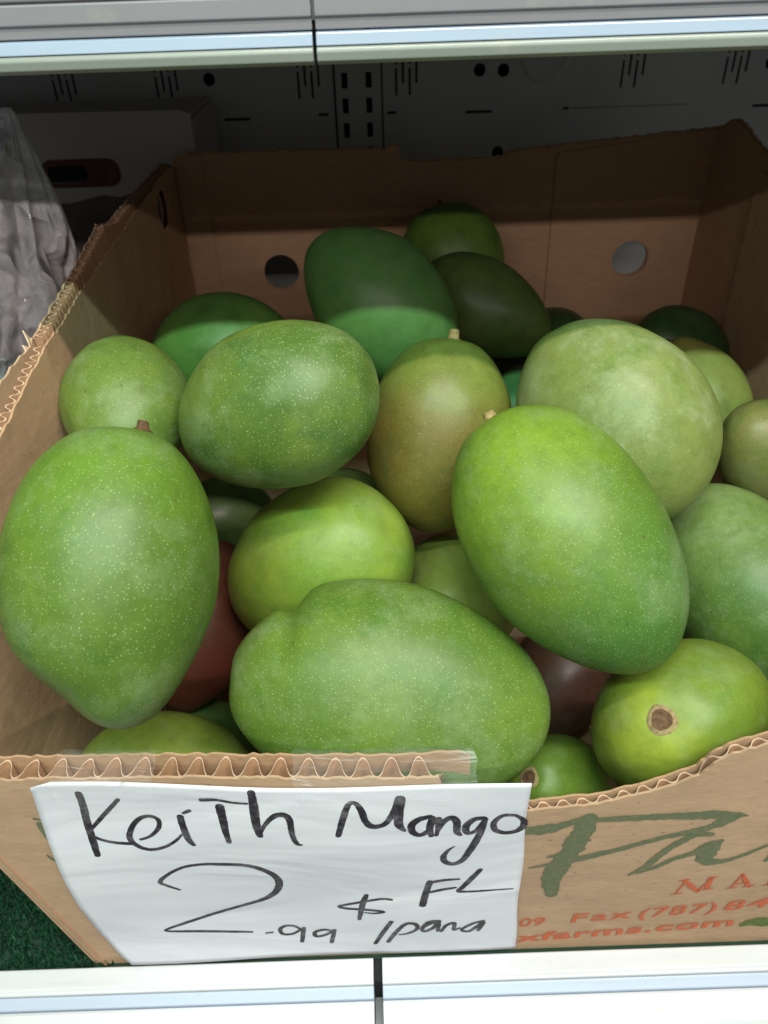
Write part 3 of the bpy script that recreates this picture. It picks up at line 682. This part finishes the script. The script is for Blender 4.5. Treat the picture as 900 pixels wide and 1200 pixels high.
# ------------------------------------------------------------------ mangoes
def mango_mat(name, base, alt, dark=None, stem=None, tip=None, bloom=.35, dots=.5, seed=0., bloomcol=(.30, .43, .22), rough=.50, blush=None, teal=None, bg=.5):
    t = NT(name, rough, .32)
    g = t.map((1, 1, 1)); o = t.map(loc=(seed, seed*1.7, -seed))
    n1 = t.noise(13, o, 3, .5, .4); n2 = t.noise(34, o, 4, .6, .2); n3 = t.noise(90, o, 4, .65)
    sep = t.n.new('ShaderNodeSeparateXYZ'); t.link(g, sep.inputs[0]); X = sep.outputs[0]; Zc = sep.outputs[2]; Yc = sep.outputs[1]
    K = .62; sc3 = lambda c, k: tuple(x*k for x in c) if c else None; stem = sc3(stem, .70); tip = sc3(tip, .72); blush = (sc3(blush[0], .72),)+tuple(blush[1:]) if blush else None; base = tuple(x*K for x in base); alt = tuple(x*K for x in alt); bloomcol = (bloomcol[0]*.74, bloomcol[1]*.66, bloomcol[2]*.66)
    base = (base[0]*1.04, base[1]*.87, base[2]*.85+.004); alt = (alt[0]*1.08, alt[1]*.90, alt[2]*.9+.004)
    dark = tuple(x*K for x in dark) if dark else tuple(x*.55 for x in base)
    c = t.mix(t.rng(n1, .36, .66), base, alt)
    c = t.mix(t.rng(n2, .50, .74, 0, .65), c, dark)
    if stem:
        f = t.math('ADD', X, t.math('MULTIPLY', t.math('SUBTRACT', n1, .5), .06))
        c = t.mix(t.rng(f, -.005, .065, 0, .85), c, stem)
    if tip:
        f = t.math('ADD', X, t.math('MULTIPLY', t.math('SUBTRACT', n1, .5), .06))
        c = t.mix(t.rng(f, .005, -.065, 0, .85), c, tip)
    if blush:
        bc, (bx, by, bz), br = blush
        v = t.n.new('ShaderNodeVectorMath'); v.operation = 'DISTANCE'; t.link(g, v.inputs[0]); v.inputs[1].default_value = (bx, by, bz)
        f = t.math('ADD', v.outputs['Value'], t.math('MULTIPLY', t.math('SUBTRACT', n2, .5), .03))
        c = t.mix(t.rng(f, br, br*.25, 0, .85), c, bc)
    # waxy bloom
    n4 = t.noise(22, t.map(loc=(seed+5, 3, 1)), 8, .74, .25)
    c = t.mix(t.rng(n4, .46, .66, 0, bloom), c, bloomcol)
    c = t.mix(t.rng(n3, .35, .75, 0, .38), c, tuple(x*.66 for x in base))
    n5 = t.noise(150, t.map(loc=(seed, 9, 2)), 5, .7, .3)
    c = t.mix(t.rng(n5, .5, .75, 0, .30), c, tuple(min(1, x*1.35+.015) for x in base))
    # lenticels
    def vor(sc, th, soft, amt, cc, c, warp):
        vo = t.n.new('ShaderNodeTexVoronoi'); vo.inputs['Scale'].default_value = sc; vo.inputs['Randomness'].default_value = .9
        t.link(o, vo.inputs['Vector'])
        jit = t.n.new('ShaderNodeSeparateColor'); t.link(vo.outputs['Color'], jit.inputs[0])
        r_ = t.math('MULTIPLY', t.math('ADD', t.math('MULTIPLY', jit.outputs[0], .7), .3), th)
        f = t.math('SUBTRACT', vo.outputs['Distance'], r_)
        return t.mix(t.rng(f, soft, 0, 0, amt), c, cc), t.rng(f, soft, 0, 0, 1)
    c, d1 = vor(540, .17, .14, dots*.72, (.36, .46, .17), c, 0)
    c, _ = vor(280, .10, .09, dots*.62, (.42, .52, .24), c, 0)
    n6 = t.noise(75, t.map(loc=(seed*3, 1, 7)), 4, .75, 1.5)
    c = t.mix(t.rng(n6, .69, .76, 0, .55), c, (.14, .09, .035))
    c, d2 = vor(55, .035, .035, .55, (.06, .045, .015), c, 0)
    gr = t.noise(1100, o, 2)
    c = t.mix(t.rng(gr, .35, .75, 0, .16), c, tuple(min(1, x*1.5+.03) for x in base))
    t.color(c)
    b1 = t.bump(t.noise(420, o, 3), .10, .0004)
    b2 = t.bump(d1, .12, .0002, b1)
    t.bump(t.noise(20, o, 3), .35, .0035, b2)
    t.link(t.rng(n4, .4, .75, rough-.06, rough+.14), t.b.inputs['Roughness'])
    t.b.inputs['Coat Weight'].default_value = .12; t.b.inputs['Coat Roughness'].default_value = .30
    t.b.inputs['Subsurface Weight'].default_value = .06
    t.b.inputs['Subsurface Radius'].default_value = (.4, .8, .2); t.b.inputs['Subsurface Scale'].default_value = .004
    return t.m
STEM_M = simple('stem_brown', (.16, .085, .045), .8, .3, 0, 300, .5, .0006, .6)
STEM_TAN = simple('stem_tan', (.42, .30, .13), .8, .3, 0, 300, .4, .0006, .6)
RIM = simple('scar_rim', (.36, .26, .13), .8, .3, 0, 400, .4, .0005, .6)

def mango(key, name, label, mat, seg=(80, 52), taper=.10, staper=0., beak=None, special=None, stem=None, seed=0, wob=.02, power=1.0):
    (c, s, xa, wa) = POSE[key]
    X = Vector(xa).normalized(); Z = Vector(wa); Z = (Z-X*Z.dot(X)).normalized(); Y = Z.cross(X)
    NU, NV = seg
    if beak is None: beak = .09*math.sin(seed*2.3) if not special else 0.
    def surf(th, ph):
        x = math.cos(th); rr = math.sin(th)
        y, z = rr*math.cos(ph), rr*math.sin(ph)
        q = 1+.05*x
        if x < 0: q *= 1-taper*(x*x)
        if x > 0: q *= 1-staper*x*x
        y *= q; z *= q
        if x < 0: z += beak*smooth01(-x*1.15-.15)
        # stem shoulder flattening
        if x > 0: x -= .045*math.exp(-(rr/.22)**2)
        n = noise.noise(Vector((x*1.3+seed, y*1.3, z*1.3)))*wob*1.6+noise.noise(Vector((x*3+seed, y*3, z*3)))*wob*.5
        x *= 1+n; y *= 1+n; z *= 1+n
        if special: x, y, z = special(x, y, z)
        return Vector((x*s[0], y*s[1], z*s[2]))
    vs = [surf(0, 0)]
    for i in range(1, NV):
        for j in range(NU): vs.append(surf(math.pi*i/NV, 2*math.pi*j/NU))
    vs.append(surf(math.pi, 0)); e = len(vs)-1
    fs = [(0, 1+j, 1+(j+1) % NU) for j in range(NU)]
    for i in range(NV-2):
        for j in range(NU):
            a = 1+i*NU+j; b = 1+i*NU+(j+1) % NU
            fs.append((a, a+NU, b+NU, b))
    k = 1+(NV-2)*NU
    fs += [(k+j, e, k+(j+1) % NU) for j in range(NU)]
    me = bpy.data.meshes.new(name); me.from_pydata([tuple(v) for v in vs], [], fs)
    me.polygons.foreach_set('use_smooth', [True]*len(fs)); me.materials.append(mat)
    bm = bmesh.new(); bm.from_mesh(me); bmesh.ops.recalc_face_normals(bm, faces=bm.faces); bm.to_mesh(me); bm.free()
    me.update()
    o = bpy.data.objects.new(name, me); col.objects.link(o)
    mw = Matrix((X, Y, Z)).transposed().to_4x4(); mw.translation = Vector(c); o.matrix_world = mw
    tag(o, label, 'mango', 'mangoes heaped in the open carton')
    if stem:
        tip = vs[0]
        kind, r_, h, dz, dy = stem
        def on(ry, rz):     # point on the skin near the pole, metres off axis
            th = math.asin(max(-1, min(1, math.hypot(ry/s[1], rz/s[2])))); ph = math.atan2(rz/s[2], ry/s[1])
            return surf(th, ph)
        N = 18; pv = []; pf = []
        if kind == 'scar': rings = [(1.45, -.0002), (1.25, .0005), (1.02, .0008), (.85, .0007), (.6, .0006), (.25, .0010)]
        else: rings = [(1.7, -.0004), (1.35, .0009), (1.0, .0012), (.92, h*.55), (.80, h), (.45, h*1.02), (.2, h*.85)]
        rs = random.Random(seed+5)
        for (q, dx) in rings:
            for j in range(N):
                a = 2*math.pi*j/N; jr = 1+.04*math.sin(3*a+seed)+rs.uniform(-.05, .05)
                b = on(dy+math.cos(a)*r_*q*jr, dz+math.sin(a)*r_*q*jr)
                pv.append((b.x+dx+.0004+rs.uniform(-.0002, .0002), b.y, b.z))
        for i in range(len(rings)-1):
            for j in range(N):
                a, b = i*N+j, i*N+(j+1) % N; pf.append((a, b, b+N, a+N))
        pf.append(tuple(range((len(rings)-1)*N, len(rings)*N)))
        so = bpy.data.objects.new('stem_scar' if kind == 'scar' else 'stem', bpy.data.meshes.new('stem'))
        so.data.from_pydata(pv, [], pf)
        so.data.materials.append(RIM if kind == 'scar' else (STEM_TAN if kind == 'tan' else STEM_M)); so.data.materials.append(STEM_M)
        for i, p in enumerate(so.data.polygons):
            p.use_smooth = True
            if kind == 'scar' and i >= 2*N: p.material_index = 1
            if kind == 'tan' and i >= 4*N+6: p.material_index = 1
            if kind == 'brown' and i < 2*N: p.material_index = 0
        col.objects.link(so); so.parent = o
    return o

G1, G2 = (.130, .275, .028), (.235, .390, .040)
YG = (.36, .46, .045); DG = (.045, .15, .022); BG = (.060, .19, .055)
def sp_heart(x, y, z):
    # a crease (sinus) in the upper shoulder near the +x end
    d = math.exp(-((x-.62)/.075)**2)*smooth01((z+.1)/.6)
    if x < 0: z -= .15*smooth01(-x*1.1)
    z -= .15*d
    z -= .07*smooth01((x-.5)/.3)*smooth01(z/.4)
    return x, y, z
def sp_left(x, y, z):
    t = smooth01((-x-.40)/.60)
    z = z*(1-.14*t)+.15*t
    d = math.exp(-((x+.78)/.12)**2)*smooth01((-z+.1)/.5)
    z += .045*d
    return x, y, z
mango('A', 'mango', 'large upright green mango leaning on the left carton wall, brown stem on top', mango_mat('skin_a', G1, (.165, .32, .032), DG, stem=(.18, .33, .03), blush=((.34, .43, .03), (.03, -.03, .045), .045), bloom=.42, dots=.62, seed=1.3), special=sp_left, stem=('brown', .0034, .0055, .012, .006), seed=1, taper=.08, wob=.012)
mango('B', 'mango', 'light green mango behind the large left one, its top against the left wall', mango_mat('skin_b', (.15, .30, .045), (.20, .34, .05), bloom=.55, dots=.55, seed=2.1), seed=2)
mango('C', 'mango', 'round speckled green mango lying sideways, left of the olive one with a stem', mango_mat('skin_c', (.11, .25, .035), (.20, .34, .045), BG, bloom=.5, dots=.75, seed=3.6, blush=((.25, .37, .05), (.0, -.03, -.03), .06)), seed=3, taper=.02)
mango('D', 'mango', 'dark green mango in the shaded rear left corner of the carton', mango_mat('skin_d', (.12, .36, .06), (.16, .40, .07), bloom=.2, dots=.1, seed=4.4), seed=4)
mango('E', 'mango', 'long dark green mango leaning in front of the back wall, left of centre', mango_mat('skin_e', (.12, .36, .08), (.15, .40, .09), (.08, .27, .06), bloom=.15, dots=.06, seed=5.2), seed=5, taper=.0, staper=.30)
mango('F', 'mango', 'farthest green mango, topmost by the back wall, with a small stem', mango_mat('skin_f', (.12, .30, .03), (.16, .34, .04), bloom=.2, dots=.1, seed=6.7), stem=('brown', .003, .005, .0, .0), seed=6)
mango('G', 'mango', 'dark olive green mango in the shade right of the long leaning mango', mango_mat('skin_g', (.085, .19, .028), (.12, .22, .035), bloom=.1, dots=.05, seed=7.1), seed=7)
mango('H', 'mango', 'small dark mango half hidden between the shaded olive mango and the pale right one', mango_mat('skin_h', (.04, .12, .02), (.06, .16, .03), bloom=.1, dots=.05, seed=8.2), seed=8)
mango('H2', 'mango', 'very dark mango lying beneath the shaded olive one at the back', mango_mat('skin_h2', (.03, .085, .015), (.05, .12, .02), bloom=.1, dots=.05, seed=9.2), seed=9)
mango('I', 'mango', 'sliver of bluish green mango between the olive one and the large pale one', mango_mat('skin_i', (.07, .30, .09), (.09, .32, .10), bloom=.2, dots=.1, seed=10.2), seed=10)
mango('J', 'mango', 'olive brown mango standing upright in the middle of the heap, tan stem on top', mango_mat('skin_j', (.20, .21, .028), (.25, .205, .034), (.13, .17, .035), stem=(.20, .31, .05), bloom=.15, dots=.35, seed=11.5, bloomcol=(.30, .32, .12), blush=((.33, .20, .06), (-.01, -.04, .005), .045)), stem=('tan', .0042, .0085, .002, 0), seed=11, taper=.03)
mango('K', 'mango', 'large pale green mango with a whitish bloom, right of the olive one', mango_mat('skin_k', (.23, .36, .075), (.30, .43, .11), (.13, .27, .04), bloom=.75, dots=.5, seed=12.6, bloomcol=(.38, .50, .26)), seed=12, taper=.02)
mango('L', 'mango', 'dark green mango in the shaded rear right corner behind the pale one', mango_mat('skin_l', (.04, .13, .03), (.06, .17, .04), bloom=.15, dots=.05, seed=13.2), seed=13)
mango('M', 'mango', 'bluish green mango with a yellow lower half, behind the pale one near the right wall', mango_mat('skin_m', (.44, .56, .13), (.52, .60, .14), stem=None, bloom=.2, dots=.1, seed=14.2), seed=14)
mango('N', 'mango', 'brownish olive mango at the right edge, above the big right-hand mango', mango_mat('skin_n', (.20, .28, .06), (.28, .30, .08), (.14, .22, .04), bloom=.35, dots=.35, seed=15.2, bloomcol=(.36, .34, .2)), seed=15)
mango('O', 'mango', 'big green mango cut by the right edge of the photo, with dark specks', mango_mat('skin_o', (.10, .25, .035), (.15, .30, .045), DG, tip=(.25, .35, .10), bloom=.6, dots=.45, seed=16.9), seed=16, taper=.04)
mango('P', 'mango', 'bright green mango lying diagonally over the right side, tan stem at upper left', mango_mat('skin_p', (.155, .33, .030), (.205, .38, .035), (.085, .23, .028), stem=(.27, .42, .035), tip=(.070, .20, .040), bloom=.42, dots=.6, seed=17.4, blush=((.30, .44, .11), (.0, -.05, -.005), .05)), stem=('tan', .0042, .0065, 0, 0), seed=17, taper=.10, wob=.012)
mango('Q', 'mango', 'yellowish green mango half buried between the large left one and the front one', mango_mat('skin_q', (.25, .47, .05), (.34, .54, .055), (.17, .38, .04), stem=None, bloom=.3, dots=.45, seed=18.3), seed=18, taper=.03)
mango('R', 'mango', 'light green mango peeking out low in the middle under the diagonal one', mango_mat('skin_r', (.30, .47, .08), (.36, .50, .09), bloom=.5, dots=.3, seed=19.3), seed=19)
mango('S', 'mango', 'frontmost large green mango lying sideways with a notched shoulder, behind the paper sign', mango_mat('skin_s', (.135, .29, .030), (.19, .35, .035), (.085, .22, .025), bloom=.45, dots=.62, seed=20.7), special=sp_heart, seed=20, taper=-.05, wob=.010)
mango('T', 'mango', 'yellow-green mango with a round brown stem scar facing the viewer, bottom right', mango_mat('skin_t', (.23, .40, .035), (.33, .47, .045), (.12, .28, .03), bloom=.35, dots=.25, seed=21.6, blush=((.42, .50, .05), (.07, .0, .02), .05)), stem=('scar', .0062, 0, .002, .002), seed=21, taper=.02)
mango('U', 'mango', 'small green mango low by the front edge, brown scar on its left end', mango_mat('skin_u', (.18, .36, .03), (.26, .42, .04), bloom=.35, dots=.4, seed=22.6), stem=('scar', .0050, 0, 0, 0), seed=22)
mango('V', 'mango', 'yellowish green mango low behind the front edge, beneath the large left one', mango_mat('skin_v', (.27, .42, .05), (.33, .45, .06), bloom=.35, dots=.3, seed=23.6), seed=23)
mango('W', 'mango', 'dull red-brown mango glimpsed in the gap right of the large left mango', mango_mat('skin_w', (.17, .050, .022), (.20, .07, .028), (.10, .045, .02), bloom=.1, dots=.1, seed=24.6, bloomcol=(.3, .15, .1)), seed=24)
mango('X', 'mango', 'brown mango glimpsed deep in the gap beneath the diagonal one', mango_mat('skin_x', (.13, .075, .038), (.12, .065, .035), (.08, .045, .025), bloom=.2, dots=.1, seed=25.6, bloomcol=(.34, .2, .12)), seed=25)
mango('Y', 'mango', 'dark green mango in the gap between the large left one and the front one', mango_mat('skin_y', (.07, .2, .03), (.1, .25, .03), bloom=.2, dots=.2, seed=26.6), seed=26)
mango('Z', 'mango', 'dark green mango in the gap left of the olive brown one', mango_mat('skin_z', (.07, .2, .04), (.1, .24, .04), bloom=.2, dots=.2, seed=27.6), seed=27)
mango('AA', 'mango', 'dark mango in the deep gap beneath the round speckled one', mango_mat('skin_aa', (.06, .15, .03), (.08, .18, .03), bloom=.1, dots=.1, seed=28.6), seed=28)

# ------------------------------------------------------------------ things left of the carton
WHITEBOARD = simple('white_printed_board', (.50, .45, .43), .6, .4, 0, 10, .12)
GREYBOARD = simple('brown_print', (.13, .10, .09), .6, .4, 0, 30, .5)
wb = empty('white_fruit_carton', (-.36, .73, 0))
tag(wb, 'white fruit carton with a maroon printed handle slot, standing behind the plastic bags', 'carton')
YC = .662
fc = lambda s, z, d: (s, YC+d, z)
vs, fs = slab([(-.62, .0012), (-.196, .0012), (-.1955, .474), (-.205, .478), (-.62, .483)], [rrect(-.3440, .4175, .045, .018, .007, 5)], fc, .004)
mesh('front_board', vs, fs, WHITEBOARD, wb)
mb = MB(); mb.box(-.62, -.199, YC+.0045, YC+.15, .468, .471); mb.build('lid', WHITEBOARD, wb)
mb = MB(); mb.box(-.2, -.196, YC+.0045, YC+.15, .0012, .4675); mb.build('side_board', WHITEBOARD, wb)
mb = MB(); mb.box(-.62, -.616, YC+.0045, YC+.15, .0012, .4675); mb.build('side_board', WHITEBOARD, wb)
vs, fs = slab(rrect(-.328, .4180, .088, .030, .013, 6), [rrect(-.3440, .4175, .0452, .0182, .007, 5)], lambda s, z, d: (s, YC-.0006+d, z), .0003)
mesh('maroon_handle_print', vs, fs, MAROON, wb)
vs, fs = slab([(-.60, .05), (-.1965, .05), (-.1965, .372), (-.222, .390), (-.262, .399), (-.29, .391), (-.31, .394), (-.35, .386), (-.40, .39), (-.60, .385)], [], lambda s, z, d: (s, YC-.0006+d, z), .0003)
mesh('brown_print', vs, fs, GREYBOARD, wb)

def plastic(name, c, rough, trans):
    t = NT(name, rough, .5); o = t.map()
    t.color(t.mix(t.rng(t.noise(16, o, 4), .35, .7), c, tuple(x*.8 for x in c)))
    vo = t.n.new('ShaderNodeTexVoronoi'); vo.inputs['Scale'].default_value = 26; vo.feature = 'F1'
    wp = t.n.new('ShaderNodeTexNoise'); wp.inputs['Scale'].default_value = 12; t.link(o, wp.inputs['Vector'])
    mx = t.n.new('ShaderNodeMix'); mx.data_type = 'VECTOR'; mx.inputs[0].default_value = .12; t.link(o, mx.inputs[4]); t.link(wp.outputs['Color'], mx.inputs[5])
    t.link(mx.outputs[1], vo.inputs['Vector'])
    b = t.bump(vo.outputs['Distance'], .9, .030)
    t.bump(t.noise(30, o, 3, .6, .8), .45, .009, b)
    t.b.inputs['Coat Weight'].default_value = .2
    return t.m
DIRS = [(Vector(d).normalized(), f, a) for d, f, a in (((1, .3, .8), 1.3, .6), ((-.4, 1, .5), 1.9, .6), ((.2, -.7, 1), 2.9, .55), ((.9, .6, -.6), 4.1, .42), ((-.8, .1, 1), 5.9, .32), ((.1, 1, -.9), 8.3, .2))]
def bag(name, label, c, rx, ry, H, mat, seed, fold=.10, lean=0.):
    vs, fs = [], []; NU, NV = 170, 120
    for i in range(NV+1):
        t = i/NV
        # body then gathered neck
        if t < .62: r = (.86+.14*math.sin(t/.62*math.pi))*(1-.10*t)
        else:
            q = (t-.62)/.38; r = .90*(1-q)**.9*(1-.12*math.sin(q*math.pi))+.035
        for j in range(NU):
            a = 2*math.pi*j/NU
            p = Vector((math.cos(a)*.9, math.sin(a)*.9, t*2.2+seed*3))
            q_ = p+Vector((noise.noise(p*1.7), noise.noise(p*1.7+Vector((5, 0, 0))), noise.noise(p*1.7+Vector((0, 5, 0)))))*.35
            n = 0
            for (dv, fr, am) in DIRS:
                u = (q_.dot(dv)*fr+seed) % 2.0
                n += am*abs(u-1)
            pl_ = math.sin(a*8+seed+3*noise.noise(Vector((t*3, a, seed))))*.07*smooth01((t-.4)/.5)
            rr = min(r*(1+fold-n*fold*1.2+pl_), 1.0)
            lx = .015*math.sin(t*3+seed)+lean*t*t
            vs.append((min(c[0]+rx*rr*math.cos(a)+lx, -.2505+.004*noise.noise(p*5)), c[1]+ry*rr*math.sin(a), c[2]+.0013+H*t+.02*noise.noise(p*1.3)*smooth01(t*4)*(1-t)))
    for i in range(NV):
        for j in range(NU):
            a, b = i*NU+j, i*NU+(j+1) % NU; fs.append((a, b, b+NU, a+NU))
    fs.append(tuple(range(NU-1, -1, -1))); fs.append(tuple(range(NV*NU, NV*NU+NU)))
    o = mesh(name, vs, fs, mat, None, True); tag(o, label, 'bag'); return o
bag('plastic_bag', 'crumpled white plastic bag gathered to a point, behind the left wall of the carton', (-.368, .44, 0), .118, .085, .515, plastic('white_bag_film', (.92, .90, .93), .38, 0), 1.7, fold=.30, lean=.085)
bag('plastic_bag', 'grey plastic bag slumped in front of the white one, touching the carton', (-.355, .265, 0), .120, .12, .385, plastic('grey_bag_film', (.36, .38, .42), .3, 0), 6.1, fold=.16)
